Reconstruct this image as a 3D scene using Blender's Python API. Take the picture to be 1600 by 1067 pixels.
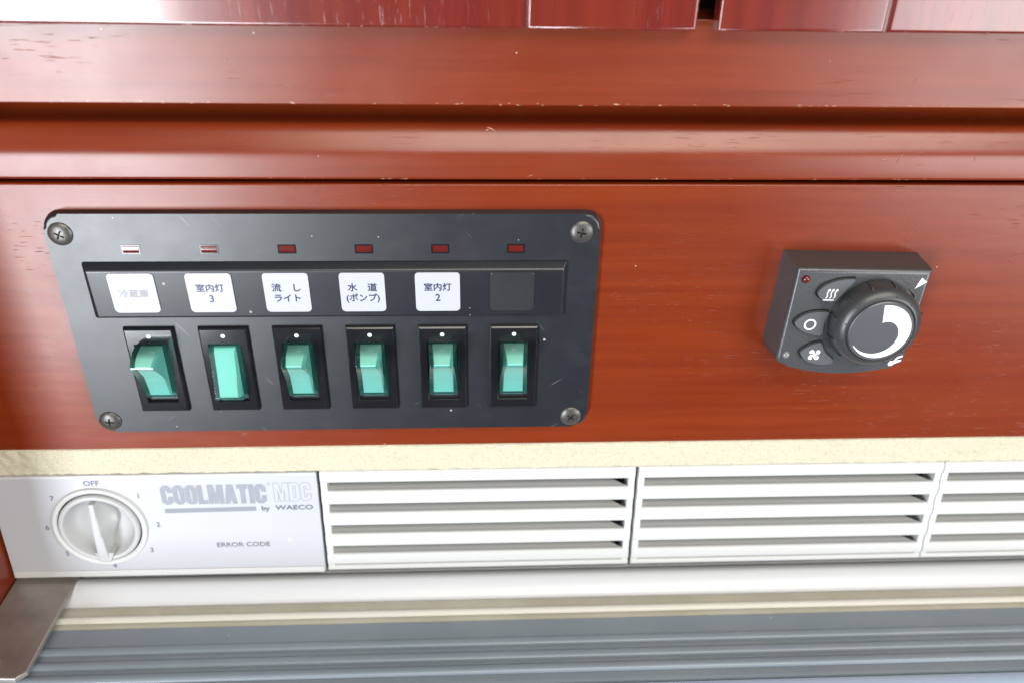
import bpy, bmesh, math, random
from mathutils import Vector, Matrix, noise

random.seed(7)
S = bpy.context.scene
for o in list(bpy.data.objects):
    bpy.data.objects.remove(o, do_unlink=True)
MM = 0.001                      # everything below is written in millimetres

# ------------------------------------------------------------------ camera
D = 227.0                       # camera distance from the face of the board
PITCH, YAW, ROLL = 0.52636, 0.05609, 0.02052
cam_d = bpy.data.cameras.new("camera")
cam = bpy.data.objects.new("camera", cam_d)
S.collection.objects.link(cam)
fwd = Vector((math.sin(YAW)*math.cos(PITCH), math.cos(YAW)*math.cos(PITCH), -math.sin(PITCH)))
rgt = Vector((math.cos(YAW), -math.sin(YAW), 0))
upv = rgt.cross(fwd)
r2 = math.cos(ROLL)*rgt + math.sin(ROLL)*upv
u2 = -math.sin(ROLL)*rgt + math.cos(ROLL)*upv
m = Matrix((r2, u2, -fwd)).transposed().to_4x4()
m.translation = Vector((0, -D*MM, 0))
cam.matrix_world = m
cam_d.sensor_fit = 'HORIZONTAL'
cam_d.sensor_width = 36.0
cam_d.lens = 1301.55/1600*36.0
cam_d.clip_start = 0.005
cam_d.clip_end = 50
cam_d.dof.use_dof = True
cam_d.dof.focus_distance = 0.252
cam_d.dof.aperture_fstop = 10.0
S.camera = cam

# ------------------------------------------------------------------ light
W = bpy.data.worlds.new("World"); S.world = W
W.use_nodes = True
bg = W.node_tree.nodes["Background"]
bg.inputs[0].default_value = (1.0, 0.97, 0.94, 1)
bg.inputs[1].default_value = 0.06

def area(name, loc, target, sx, sy, power, col):
    l = bpy.data.lights.new(name, 'AREA')
    l.shape = 'RECTANGLE'; l.size = sx; l.size_y = sy
    l.energy = power; l.color = col
    o = bpy.data.objects.new(name, l)
    S.collection.objects.link(o)
    o.location = loc
    d = Vector(target) - Vector(loc)
    o.rotation_euler = d.to_track_quat('-Z', 'Y').to_euler()
    return o
area("window_light_left", (-0.63, -1.13, -0.33), (-0.08, 0, -0.14), 0.32, 0.82, 21, (0.90, 0.95, 1.0))
area("window_light_right", (1.05, -0.95, -0.20), (0.13, 0, -0.10), 0.95, 0.66, 14, (0.97, 0.98, 1.0))
area("ceiling_bounce_fill", (0.36, -0.98, 0.80), (0.05, 0, -0.15), 1.3, 0.6, 19, (1.0, 0.94, 0.82))  # added overhead fill, standing for flash light bounced off the ceiling

S.view_settings.view_transform = 'Standard'
S.view_settings.look = 'None'
S.view_settings.exposure = 0.0
S.view_settings.gamma = 1.0
S.view_settings.use_curve_mapping = False
S.render.engine = 'CYCLES'
S.cycles.max_bounces = 8
S.cycles.transparent_max_bounces = 12

# ------------------------------------------------------------------ materials
def new_mat(name):
    M = bpy.data.materials.new(name); M.use_nodes = True
    nt = M.node_tree
    return M, nt, nt.nodes["Principled BSDF"]

def nd(nt, typ, **kw):
    n = nt.nodes.new(typ)
    for k, v in kw.items():
        setattr(n, k, v)
    return n

def ramp(nt, fac, stops):
    r = nd(nt, 'ShaderNodeValToRGB')
    e = r.color_ramp.elements
    while len(e) < len(stops):
        e.new(0.5)
    for i, (p, c) in enumerate(stops):
        e[i].position = p
        e[i].color = c if len(c) == 4 else (*c, 1)
    nt.links.new(fac, r.inputs[0])
    return r.outputs[0]

def grey(v):
    return (v, v, v)

def mapped(nt, scale, loc=(0, 0, 0)):
    tc = nd(nt, 'ShaderNodeNewGeometry')
    mp = nd(nt, 'ShaderNodeMapping')
    mp.inputs['Scale'].default_value = scale
    mp.inputs['Location'].default_value = loc
    nt.links.new(tc.outputs['Position'], mp.inputs[0])
    return mp.outputs[0]

def noise_t(nt, vec, scale=1.0, detail=4, rough=0.55):
    n = nd(nt, 'ShaderNodeTexNoise')
    n.inputs['Scale'].default_value = scale
    n.inputs['Detail'].default_value = detail
    n.inputs['Roughness'].default_value = rough
    nt.links.new(vec, n.inputs['Vector'])
    return n.outputs[0]

def mix(nt, fac, a, b, mode='MIX'):
    n = nd(nt, 'ShaderNodeMix', data_type='RGBA', blend_type=mode)
    if hasattr(fac, 'links'):
        nt.links.new(fac, n.inputs[0])
    else:
        n.inputs[0].default_value = fac
    for i, v in ((6, a), (7, b)):
        if hasattr(v, 'links'):
            nt.links.new(v, n.inputs[i])
        else:
            n.inputs[i].default_value = v if len(v) == 4 else (*v, 1)
    return n.outputs[2]

def math_n(nt, op, a, b=None):
    n = nd(nt, 'ShaderNodeMath', operation=op)
    for i, v in ((0, a), (1, b)):
        if v is None:
            continue
        if hasattr(v, 'links'):
            nt.links.new(v, n.inputs[i])
        else:
            n.inputs[i].default_value = v
    return n.outputs[0]

def specks(nt, scale, size, keep, seed=0.0):
    """sparse dust specks: 1 in a speck, 0 elsewhere"""
    v = nd(nt, 'ShaderNodeTexVoronoi')
    v.inputs['Scale'].default_value = 1.0
    nt.links.new(mapped(nt, (scale, scale, scale), (seed, seed*1.7, seed*0.3)), v.inputs['Vector'])
    near = math_n(nt, 'LESS_THAN', v.outputs['Distance'], size)
    sep = nd(nt, 'ShaderNodeSeparateColor')
    nt.links.new(v.outputs['Color'], sep.inputs[0])
    few = math_n(nt, 'LESS_THAN', sep.outputs[0], keep)
    return math_n(nt, 'MULTIPLY', near, few)

def bump(nt, p, height, strength, dist):
    b = nd(nt, 'ShaderNodeBump')
    b.inputs['Strength'].default_value = strength
    b.inputs['Distance'].default_value = dist
    nt.links.new(height, b.inputs['Height'])
    nt.links.new(b.outputs[0], p.inputs['Normal'])
    return b

def wood(name, axis='x', rough=0.3, dark=(0.138, 0.0155, 0.0036), light=(0.205, 0.0300, 0.0052), pores=0.35, spec=0.5,
         wear=None, grime=None, coat=0.0):
    M, nt, p = new_mat(name)
    a = {'x': (9, 200, 260), 'z': (300, 200, 7)}[axis]
    g1 = noise_t(nt, mapped(nt, a), 1, 5, 0.6)
    b_ = {'x': (5, 40, 45), 'z': (60, 40, 5)}[axis]
    g2 = noise_t(nt, mapped(nt, b_, (3, 1, 2)), 1, 3, 0.5)
    c = ramp(nt, g1, [(0.3, dark), (0.72, light)])
    c = mix(nt, math_n(nt, 'MULTIPLY', g2, 0.4), c, ramp(nt, g2, [(0.35, dark), (0.7, (0.228, 0.0355, 0.0058))]))
    # open pores: short dashes along the grain, clustered
    pa = {'x': (150, 1500, 2300), 'z': (2300, 1500, 130)}[axis]
    pn = noise_t(nt, mapped(nt, pa, (1, 5, 2)), 1, 2, 0.5)
    clus = ramp(nt, noise_t(nt, mapped(nt, {'x': (22, 30, 40), 'z': (40, 30, 16)}[axis], (7, 2, 9)), 1, 2, 0.5), [(0.48, grey(0)), (0.66, grey(1))])
    pore = math_n(nt, 'MULTIPLY', ramp(nt, pn, [(0.655, grey(0)), (0.74, grey(1))]), clus)
    c = mix(nt, math_n(nt, 'MULTIPLY', pore, 0.25), c, (0.06, 0.008, 0.005))
    dust = specks(nt, 110, 0.035, 0.08, 1.3)
    c = mix(nt, math_n(nt, 'MULTIPLY', dust, 0.7), c, (0.65, 0.52, 0.45))
    dust2 = specks(nt, 240, 0.06, 0.03, 4.1)
    c = mix(nt, math_n(nt, 'MULTIPLY', dust2, 0.6), c, (0.6, 0.5, 0.45))
    if wear is not None:                       # chipped, whitened lacquer along one edge
        z0, h = wear
        geo = nd(nt, 'ShaderNodeNewGeometry'); sp = nd(nt, 'ShaderNodeSeparateXYZ')
        nt.links.new(geo.outputs['Position'], sp.inputs[0])
        band = math_n(nt, 'LESS_THAN', math_n(nt, 'ABSOLUTE', math_n(nt, 'SUBTRACT', sp.outputs[2], z0*MM)), h*MM)
        wn = noise_t(nt, mapped(nt, (420, 300, 1500), (2, 2, 2)), 1, 3, 0.6)
        wm = math_n(nt, 'MULTIPLY', band, ramp(nt, wn, [(0.62, grey(0)), (0.68, grey(1))]))
        c = mix(nt, math_n(nt, 'MULTIPLY', wm, 0.75), c, (0.62, 0.46, 0.36))
    nt.links.new(c, p.inputs['Base Color'])
    p.inputs['Specular IOR Level'].default_value = spec
    rr = ramp(nt, noise_t(nt, mapped(nt, (35, 35, 35)), 1, 4, 0.6), [(0.3, grey(rough*0.9)), (0.7, grey(rough*1.12))])
    nt.links.new(rr, p.inputs['Roughness'])
    wav = noise_t(nt, mapped(nt, {'x': (60, 200, 260), 'z': (400, 200, 30)}[axis]), 1, 3, 0.5)
    h = math_n(nt, 'SUBTRACT', math_n(nt, 'MULTIPLY', wav, 0.25), math_n(nt, 'MULTIPLY', pore, 1.0))
    h = math_n(nt, 'ADD', h, math_n(nt, 'MULTIPLY', dust, 0.8))
    bump(nt, p, h, pores, 0.0004)
    if coat:
        p.inputs['Coat Weight'].default_value = coat
        p.inputs['Coat Roughness'].default_value = 0.13
    return M

def plastic(name, col, rough, spec=0.5, grain=0.0, dust=0.0, smudge=0.0, gscale=2200, blotch=None, scratch=0.0):
    M, nt, p = new_mat(name)
    c = nd(nt, 'ShaderNodeRGB').outputs[0]
    c.default_value = (*col, 1)
    if blotch:
        c = mix(nt, ramp(nt, noise_t(nt, mapped(nt, (30, 30, 30), (5, 5, 5)), 1, 4, 0.6), [(0.4, grey(0)), (0.7, grey(1))]), c, blotch)
    if smudge:
        sm = ramp(nt, noise_t(nt, mapped(nt, (55, 55, 85), (1, 1, 4)), 1, 5, 0.65), [(0.50, grey(0)), (0.72, grey(1))])
        c = mix(nt, math_n(nt, 'MULTIPLY', sm, smudge), c, (0.35, 0.35, 0.36))
    if dust:
        d = math_n(nt, 'MAXIMUM', specks(nt, 170, 0.07, 0.06, 2.2), specks(nt, 420, 0.08, 0.035, 6.2))
        c = mix(nt, math_n(nt, 'MULTIPLY', d, dust), c, (0.7, 0.7, 0.7))
    if scratch:
        for ang, sd in ((0.6, 3.0), (-0.9, 8.0)):
            m0 = nd(nt, 'ShaderNodeMapping'); m0.inputs['Rotation'].default_value = (0, ang, 0)
            mp = nd(nt, 'ShaderNodeMapping')
            mp.inputs['Scale'].default_value = (75, 75, 1300); mp.inputs['Location'].default_value = (sd, sd, sd)
            g = nd(nt, 'ShaderNodeNewGeometry'); nt.links.new(g.outputs['Position'], m0.inputs[0]); nt.links.new(m0.outputs[0], mp.inputs[0])
            sc = ramp(nt, noise_t(nt, mp.outputs[0], 1, 1, 0.4), [(0.775, grey(0)), (0.83, grey(1))])
            c = mix(nt, math_n(nt, 'MULTIPLY', sc, scratch), c, (0.45, 0.46, 0.48))
    nt.links.new(c, p.inputs['Base Color'])
    p.inputs['Specular IOR Level'].default_value = spec
    rn = ramp(nt, noise_t(nt, mapped(nt, (70, 70, 70), (9, 1, 3)), 1, 5, 0.65), [(0.3, grey(rough*0.94)), (0.7, grey(min(1, rough*1.08)))])
    nt.links.new(rn, p.inputs['Roughness'])
    if grain:
        bump(nt, p, noise_t(nt, mapped(nt, (gscale,)*3), 1, 2, 0.5), grain, 0.0001)
    return M

MAT = {}
MAT['wood_rail'] = wood("mahogany_rail", 'x', 0.31, wear=(-57.3, 0.45), pores=0.24, spec=0.62)
MAT['wood_mould'] = wood("mahogany_moulding", 'x', 0.30, pores=0.14, wear=(-78.9, 0.3), spec=0.62)
MAT['wood_board'] = wood("mahogany_board", 'x', 0.29, pores=0.3, spec=0.5)
MAT['wood_side'] = wood("mahogany_side_panel", 'z', 0.34, pores=0.4)
MAT['wood_door'] = wood("mahogany_door", 'z', 0.22, dark=(0.115, 0.010, 0.008), light=(0.19, 0.021, 0.014), pores=0.15, wear=(-37.1, 0.3), coat=1.0, spec=0.6)
MAT['dark'] = plastic("dark_void", (0.012, 0.010, 0.009), 0.8, 0.2)
MAT['plate'] = plastic("satin_black_plate", (0.010, 0.012, 0.017), 0.35, 0.75, grain=0.08, dust=0.55, smudge=0.025, scratch=0.28)
MAT['strip'] = plastic("satin_black_strip", (0.010, 0.012, 0.017), 0.33, 0.7, grain=0.06, dust=0.4)
MAT['gloss_black'] = plastic("gloss_black_bezel", (0.010, 0.010, 0.013), 0.14, 0.5, dust=0.6, smudge=0.02)
MAT['blank'] = plastic("blank_black_label", (0.018, 0.019, 0.022), 0.36, 0.8, grain=0.1)
MAT['white_label'] = plastic("white_acrylic_label", (0.46, 0.475, 0.57), 0.30, 0.6)
MAT['white_print'] = plastic("white_print", (0.85, 0.85, 0.85), 0.5, 0.3)
MAT['ink'] = plastic("blue_black_ink", (0.035, 0.04, 0.085), 0.5, 0.3)
MAT['ink_glare'] = plastic("glare_paled_ink", (0.34, 0.34, 0.38), 0.5, 0.3)  # first label's ink greyed to paint in the glare washing it out
MAT['ink_half_glare'] = plastic("half_glare_paled_ink", (0.10, 0.10, 0.15), 0.5, 0.3)  # second label's ink partly greyed, a weaker glare painted in
MAT['screw'] = plastic("blackened_steel", (0.075, 0.072, 0.07), 0.36, 0.6, grain=0.5, dust=0.4, gscale=900, blotch=(0.12, 0.115, 0.105))
MAT['screw'].node_tree.nodes["Principled BSDF"].inputs['Metallic'].default_value = 0.55
MAT['red_lens'] = plastic("dark_red_lens", (0.105, 0.012, 0.010), 0.14, 0.6)
MAT['clear_lens'] = plastic("clear_sensor_lens", (0.20, 0.20, 0.20), 0.1, 0.8)
MAT['heater'] = plastic("charcoal_textured_plastic", (0.044, 0.047, 0.053), 0.36, 0.8, grain=0.55, dust=0.45, gscale=1500)
MAT['button'] = plastic("charcoal_rubber_button", (0.085, 0.093, 0.104), 0.42, 0.5, grain=0.15)
MAT['dial'] = plastic("charcoal_dial", (0.044, 0.046, 0.050), 0.33, 0.5, grain=0.12, dust=0.2)
MAT['dial_cap'] = plastic("slate_dial_cap", (0.062, 0.068, 0.080), 0.34, 0.8)
MAT['fridge_panel'] = plastic("pale_grey_plastic", (0.43, 0.445, 0.485), 0.40, 0.45, grain=0.05)
MAT['fridge_white'] = plastic("white_plastic", (0.53, 0.54, 0.545), 0.42, 0.45, grain=0.04)
MAT['knob'] = plastic("ivory_white_plastic", (0.43, 0.44, 0.45), 0.42, 0.4)
MAT['print_grey'] = plastic("grey_print", (0.23, 0.25, 0.29), 0.5, 0.3)
MAT['print_light'] = plastic("pale_grey_print", (0.30, 0.32, 0.38), 0.5, 0.3)
MAT['print_dark'] = plastic("dark_grey_print", (0.13, 0.14, 0.19), 0.5, 0.3)
MAT['silver'] = plastic("silver_grey_plastic", (0.64, 0.66, 0.70), 0.33, 0.6, grain=0.1)
MAT['seal'] = plastic("beige_rubber_seal", (0.42, 0.40, 0.33), 0.55, 0.4, blotch=(0.50, 0.48, 0.42))
MAT['cream_lip'] = plastic("cream_plastic_lip", (0.66, 0.65, 0.60), 0.4, 0.5)
MAT['door_grey'] = plastic("slate_grey_door_plastic", (0.205, 0.25, 0.30), 0.38, 0.6, grain=0.2, dust=0.3, blotch=(0.23, 0.275, 0.325))
MAT['door_front'] = plastic("silver_blue_door_front", (0.34, 0.42, 0.56), 0.35, 0.6)
MAT['bracket'] = plastic("worn_steel_bracket", (0.36, 0.335, 0.31), 0.38, 0.6, grain=0.35, dust=0.5, scratch=0.4, gscale=700, blotch=(0.21, 0.185, 0.165))
MAT['bracket'].node_tree.nodes["Principled BSDF"].inputs['Metallic'].default_value = 0.6
MAT['led_glow'] = plastic("pale_yellow_lens", (0.46, 0.47, 0.46), 0.4, 0.4)

def hatch_mat():
    M, nt, p = new_mat("hatched_grey_print")
    w = nd(nt, 'ShaderNodeTexWave', wave_type='BANDS', bands_direction='DIAGONAL')
    w.inputs['Scale'].default_value = 1.0
    w.inputs['Distortion'].default_value = 2.0
    nt.links.new(mapped(nt, (620, 620, 620)), w.inputs['Vector'])
    c = ramp(nt, w.outputs[0], [(0.4, (0.14, 0.145, 0.19)), (0.75, (0.40, 0.42, 0.50))])
    nt.links.new(c, p.inputs['Base Color'])
    p.inputs['Roughness'].default_value = 0.5
    return M
MAT['hatch'] = hatch_mat()

def foam_mat():
    M, nt, p = new_mat("cream_foam")
    n1 = noise_t(nt, mapped(nt, (1500, 1500, 1500)), 1, 4, 0.7)
    n2 = noise_t(nt, mapped(nt, (60, 60, 140)), 1, 4, 0.6)
    c = ramp(nt, n1, [(0.30, (0.43, 0.395, 0.29)), (0.55, (0.55, 0.52, 0.415))])
    c = mix(nt, ramp(nt, n2, [(0.45, grey(0)), (0.75, grey(0.25))]), c, (0.43, 0.395, 0.30))
    nt.links.new(c, p.inputs['Base Color'])
    p.inputs['Roughness'].default_value = 0.9
    p.inputs['Specular IOR Level'].default_value = 0.15
    bump(nt, p, n1, 0.45, 0.0004)
    return M
MAT['foam'] = foam_mat()

def clear_green():
    """tinted clear plastic: lets tinted light straight through, mirrors the room weakly"""
    M = bpy.data.materials.new("clear_green_plastic"); M.use_nodes = True
    nt = M.node_tree
    nt.nodes.remove(nt.nodes["Principled BSDF"])
    out = nt.nodes["Material Output"]
    tr = nd(nt, 'ShaderNodeBsdfTransparent'); tr.inputs[0].default_value = (0.62, 0.94, 0.88, 1)
    df = nd(nt, 'ShaderNodeBsdfDiffuse'); df.inputs[0].default_value = (0.10, 0.50, 0.45, 1)
    gl = nd(nt, 'ShaderNodeBsdfGlossy'); gl.inputs[0].default_value = (1, 1, 1, 1); gl.inputs[1].default_value = 0.09
    fr = nd(nt, 'ShaderNodeFresnel'); fr.inputs[0].default_value = 1.49
    m1 = nd(nt, 'ShaderNodeMixShader'); m1.inputs[0].default_value = 0.07
    nt.links.new(tr.outputs[0], m1.inputs[1]); nt.links.new(df.outputs[0], m1.inputs[2])
    m2 = nd(nt, 'ShaderNodeMixShader')
    nt.links.new(fr.outputs[0], m2.inputs[0])
    nt.links.new(m1.outputs[0], m2.inputs[1]); nt.links.new(gl.outputs[0], m2.inputs[2])
    nt.links.new(m2.outputs[0], out.inputs[0])
    return M
MAT['green_clear'] = clear_green()

def green_core(name, textured):
    M, nt, p = new_mat(name)
    p.inputs['Base Color'].default_value = (0.50, 0.70, 0.67, 1)
    p.inputs['Roughness'].default_value = 0.5
    p.inputs['Specular IOR Level'].default_value = 0.15
    if textured:
        ch = nd(nt, 'ShaderNodeTexChecker'); ch.inputs['Scale'].default_value = 1.0
        nt.links.new(mapped(nt, (2100, 0, 2100)), ch.inputs['Vector'])
        c = mix(nt, ch.outputs[1], (0.46, 0.60, 0.58), (0.66, 0.80, 0.78))
        nt.links.new(c, p.inputs['Base Color'])
        bump(nt, p, ch.outputs[1], 0.5, 0.0001)
    return M
MAT['green_end_lit'] = green_core("toplit_mint_plastic", False)
MAT['green_end_lit'].node_tree.nodes['Principled BSDF'].inputs['Base Color'].default_value = (0.90, 0.97, 0.96, 1)  # core's top end paled, painting in the light from above
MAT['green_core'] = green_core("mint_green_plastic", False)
MAT['green_grid'] = green_core("mint_green_grid_plastic", True)

# ------------------------------------------------------------------ helpers
def world_loc(o):
    v = Vector((0, 0, 0))
    while o is not None:
        v += o.location; o = o.parent
    return v

def thing(name, label, cat, base, group=None):
    o = bpy.data.objects.new(name, None)
    o.empty_display_size = 0.01
    o.location = Vector(base)*MM
    S.collection.objects.link(o)
    o['label'] = label; o['category'] = cat
    if group: o['group'] = group
    return o

def tag(o, label=None, cat=None, group=None, kind=None):
    if label: o['label'] = label
    if cat: o['category'] = cat
    if group: o['group'] = group
    if kind: o['kind'] = kind
    return o

def finish(name, bm, mat, parent=None, xf=None, smooth=None, recalc=True):
    """link a bmesh (in millimetres) as one object; origin at its centre"""
    if recalc:
        bmesh.ops.recalc_face_normals(bm, faces=bm.faces[:])
    if xf:
        for v in bm.verts:
            v.co = Vector(xf(*v.co))
    lo = Vector([min(v.co[i] for v in bm.verts) for i in range(3)])
    hi = Vector([max(v.co[i] for v in bm.verts) for i in range(3)])
    c = (lo+hi)/2
    for v in bm.verts:
        v.co = (v.co-c)*MM
    me = bpy.data.meshes.new(name)
    bm.to_mesh(me); bm.free()
    mats = mat if isinstance(mat, (list, tuple)) else [mat]
    for k in mats:
        me.materials.append(MAT[k])
    if smooth is not None:
        for p in me.polygons: p.use_smooth = True
        try:
            me.set_sharp_from_angle(angle=math.radians(smooth))
        except Exception:
            pass
    o = bpy.data.objects.new(name, me)
    S.collection.objects.link(o)
    if smooth is not None and smooth < 100:      # keep broad flat faces flat beside their rounded edges
        wn = o.modifiers.new('weighted_normal', 'WEIGHTED_NORMAL'); wn.keep_sharp = True; wn.mode = 'FACE_AREA'; wn.weight = 100
    w = c*MM
    if parent is not None:
        o.parent = parent
        o.location = w - world_loc(parent)
    else:
        o.location = w
    return o

def bm_box(bm, x0, x1, y0, y1, z0, z1):
    vs = [bm.verts.new(p) for p in ((x0,y0,z0),(x1,y0,z0),(x1,y1,z0),(x0,y1,z0),(x0,y0,z1),(x1,y0,z1),(x1,y1,z1),(x0,y1,z1))]
    for f in ((0,1,2,3),(4,5,6,7),(0,1,5,4),(1,2,6,5),(2,3,7,6),(3,0,4,7)):
        bm.faces.new([vs[i] for i in f])

def bev(bm, off, seg=2, edges=None):
    bmesh.ops.bevel(bm, geom=edges if edges is not None else bm.edges[:], offset=off, segments=seg, profile=0.5, affect='EDGES', clamp_overlap=True)

def box(name, x0, x1, y0, y1, z0, z1, mat, parent=None, bevel=0.3, xf=None, seg=2):
    bm = bmesh.new(); bm_box(bm, x0, x1, y0, y1, z0, z1)
    if bevel: bev(bm, bevel, seg)
    return finish(name, bm, mat, parent, xf, 40)

def prism(name, pts, yf, yb, mat, parent=None, bevel=0.0, xf=None, seg=3, draft=0.0):
    """polygon (x, z) as the front face at y=yf, walls back to y=yb; the front rim rounded"""
    bm = bmesh.new()
    cx = sum(p[0] for p in pts)/len(pts); cz = sum(p[1] for p in pts)/len(pts)
    fr = [bm.verts.new((x, yf, z)) for x, z in pts]
    bk = [bm.verts.new((x+draft*(1 if x > cx else -1), yb, z+draft*(1 if z > cz else -1))) for x, z in pts]
    n = len(pts)
    ff = bm.faces.new(fr); bm.faces.new(bk[::-1])
    for i in range(n):
        bm.faces.new((fr[i], bk[i], bk[(i+1) % n], fr[(i+1) % n]))
    if bevel:
        bev(bm, bevel, seg, list(ff.edges))
    return finish(name, bm, mat, parent, xf, 35)

def rrect(x0, x1, z0, z1, r, n=6):
    pts = []
    for cx, cz, a0 in ((x1-r, z1-r, 0), (x0+r, z1-r, 90), (x0+r, z0+r, 180), (x1-r, z0+r, 270)):
        for k in range(n+1):
            a = math.radians(a0+90*k/n)
            pts.append((cx+r*math.cos(a), cz+r*math.sin(a)))
    return pts

def extrude_x(name, prof, x0, x1, mat, parent=None, xf=None, smooth=35, nx=1, closed=True):
    """profile of (y, z) points swept along x"""
    bm = bmesh.new()
    rows = []
    for k in range(nx+1):
        x = x0+(x1-x0)*k/nx
        rows.append([bm.verts.new((x, y, z)) for y, z in prof])
    n = len(prof)
    for k in range(nx):
        for i in range(n if closed else n-1):
            j = (i+1) % n
            bm.faces.new((rows[k][i], rows[k][j], rows[k+1][j], rows[k+1][i]))
    if closed:
        bm.faces.new(rows[0]); bm.faces.new(rows[-1][::-1])
    return finish(name, bm, mat, parent, xf, smooth)

def lathe(name, prof, cx, cz, mat, parent=None, xf=None, n=64, smooth=35):
    """profile of (radius, y) points turned about an axis along y"""
    bm = bmesh.new()
    rings = []
    for r, y in prof:
        if r < 1e-6:
            rings.append([bm.verts.new((cx, y, cz))])
        else:
            rings.append([bm.verts.new((cx+r*math.cos(2*math.pi*k/n), y, cz+r*math.sin(2*math.pi*k/n))) for k in range(n)])
    for a, b in zip(rings[:-1], rings[1:]):
        for k in range(n):
            j = (k+1) % n
            if len(a) == 1 and len(b) == 1: continue
            if len(a) == 1: bm.faces.new((a[0], b[k], b[j]))
            elif len(b) == 1: bm.faces.new((a[k], b[0], a[j]))
            else: bm.faces.new((a[k], b[k], b[j], a[j]))
    return finish(name, bm, mat, parent, xf, smooth)

def flat(name, polys, y, mat, parent, xf=None):
    """thin printed shapes: simple polygons (x, z) on the plane y, facing the room"""
    bm = bmesh.new()
    for pts in polys:
        a = sum(pts[i][0]*pts[(i+1) % len(pts)][1]-pts[(i+1) % len(pts)][0]*pts[i][1] for i in range(len(pts)))
        if a < 0: pts = pts[::-1]
        bm.faces.new([bm.verts.new((x, y, z)) for x, z in pts])
    return finish(name, bm, mat, parent, xf, recalc=False)

def flat_quads(name, quads, y, mat, parent, xf=None):
    return flat(name, quads, y, mat, parent, xf)

def curve_mesh(cu, xs, ox, oz, y, name, mat, parent, xf, fat=0.0):
    o = bpy.data.objects.new("tmp", cu)
    S.collection.objects.link(o)
    dg = bpy.context.evaluated_depsgraph_get()
    me = bpy.data.meshes.new_from_object(o.evaluated_get(dg))
    bm = bmesh.new(); bm.from_mesh(me)
    bpy.data.objects.remove(o); bpy.data.meshes.remove(me); bpy.data.curves.remove(cu)
    for v in bm.verts:
        v.co = Vector((ox+v.co.x*xs, y, oz+v.co.y))
    bm.normal_update()
    for f in bm.faces:
        if f.normal.y > 0: f.normal_flip()
    if fat:                                   # heavier strokes: the glyphs overprinted with a small shift
        src = bm.verts[:]+bm.edges[:]+bm.faces[:]
        for k, (dx, dz) in enumerate(((fat, 0), (-fat, 0), (0, fat), (0, -fat))):
            d = bmesh.ops.duplicate(bm, geom=src)
            bmesh.ops.translate(bm, verts=[v for v in d['geom'] if isinstance(v, bmesh.types.BMVert)], vec=(dx, -0.006*(k+1), dz))
    return finish(name, bm, mat, parent, xf, recalc=False)

def text(body, size, x, z, y, mat, parent, xf=None, xs=1.0, bold=0.0, align='CENTER', name='lettering', space=1.0, shear=0.0, fat=0.0):
    cu = bpy.data.curves.new("t", 'FONT')
    cu.body = body; cu.size = size
    cu.align_x = align; cu.align_y = 'CENTER'
    cu.offset = bold; cu.space_character = space
    cu.fill_mode = 'FRONT'; cu.resolution_u = 6; cu.shear = shear
    return curve_mesh(cu, xs, x, z, y, name, mat, parent, xf, fat)

def poly_letters(glyphs, x, z, y, h, mat, parent, xf, name='lettering', offset=0.0, gap=0.5):
    """block letters drawn as outlines on a grid 10 high; each glyph = (width, [loops])"""
    cu = bpy.data.curves.new("g", 'CURVE'); cu.dimensions = '2D'; cu.fill_mode = 'BOTH'
    cu.offset = offset
    k = h/10.0; px = 0.0
    for w, loops in glyphs:
        for lp in loops:
            sp = cu.splines.new('POLY'); sp.points.add(len(lp)-1)
            for i, (a, b) in enumerate(lp):
                sp.points[i].co = ((px+a)*k, b*k, 0, 1)
            sp.use_cyclic_u = True
        px += w+gap
    return curve_mesh(cu, 1.0, x, z, y, name, mat, parent, xf)

# ================================================================== THE JOINERY
XL, XR = -163.0, 330.0
# rail under the cabinet doors
bm = bmesh.new(); bm_box(bm, XL, XR, -3, 15, -57.6, -35.2); bev(bm, 0.5, 2)
rail = tag(finish('cabinet_rail', bm, 'wood_rail', smooth=40), kind='structure')

# moulding: cove under the rail running out into a flat lower face
prof = [(15.5, -57.7), (13.2, -57.7)]
for k in range(1, 11):                    # cove
    a = math.radians(90*k/10)
    prof.append((13.2-8.0*(1-math.cos(a)), -57.7-6.6*math.sin(a)))
prof += [(4.4, -64.8), (3.5, -65.6), (2.7, -66.8), (1.95, -68.3), (1.2, -69.8), (0.6, -71.0), (0.22, -72.2), (0.05, -73.6), (0.0, -76.0), (0.0, -78.4), (0.15, -79.0), (0.7, -79.35), (15.5, -79.35)]
mould = tag(extrude_x('moulding', prof, XL, XR, 'wood_mould', smooth=50), kind='structure')

# nicks and scuffs in the lacquer of the moulding and rail
MAT['scuff'] = plastic("bare_scuffed_lacquer", (0.42, 0.20, 0.15), 0.5, 0.5)
def scuff(parent, x, z, y, L, ang, w):
    bm = bmesh.new()
    n = 8; up = []; dn = []
    for k in range(n+1):
        t = k/n
        px = x+(t-0.5)*L*math.cos(ang); pz = z+(t-0.5)*L*math.sin(ang)+0.18*L*math.sin(math.pi*t)*0.6
        h = w*math.sin(math.pi*t)*(0.7+0.3*math.sin(7*t+x))+0.01
        up.append((px, pz+h/2)); dn.append((px, pz-h/2))
    yy = (lambda zz: y) if not callable(y) else y
    U = [bm.verts.new((a, yy(b)-0.05, b)) for a, b in up]; M_ = [bm.verts.new(((a+c)/2, yy((b+d)/2)-0.16, (b+d)/2)) for (a, b), (c, d) in zip(up, dn)]; N_ = [bm.verts.new((a, yy(b)-0.05, b)) for a, b in dn]
    for k in range(n):
        bm.faces.new((U[k], M_[k], M_[k+1], U[k+1])); bm.faces.new((M_[k], N_[k], N_[k+1], M_[k+1]))
    finish('scuff', bm, 'scuff', parent, smooth=60)
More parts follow.
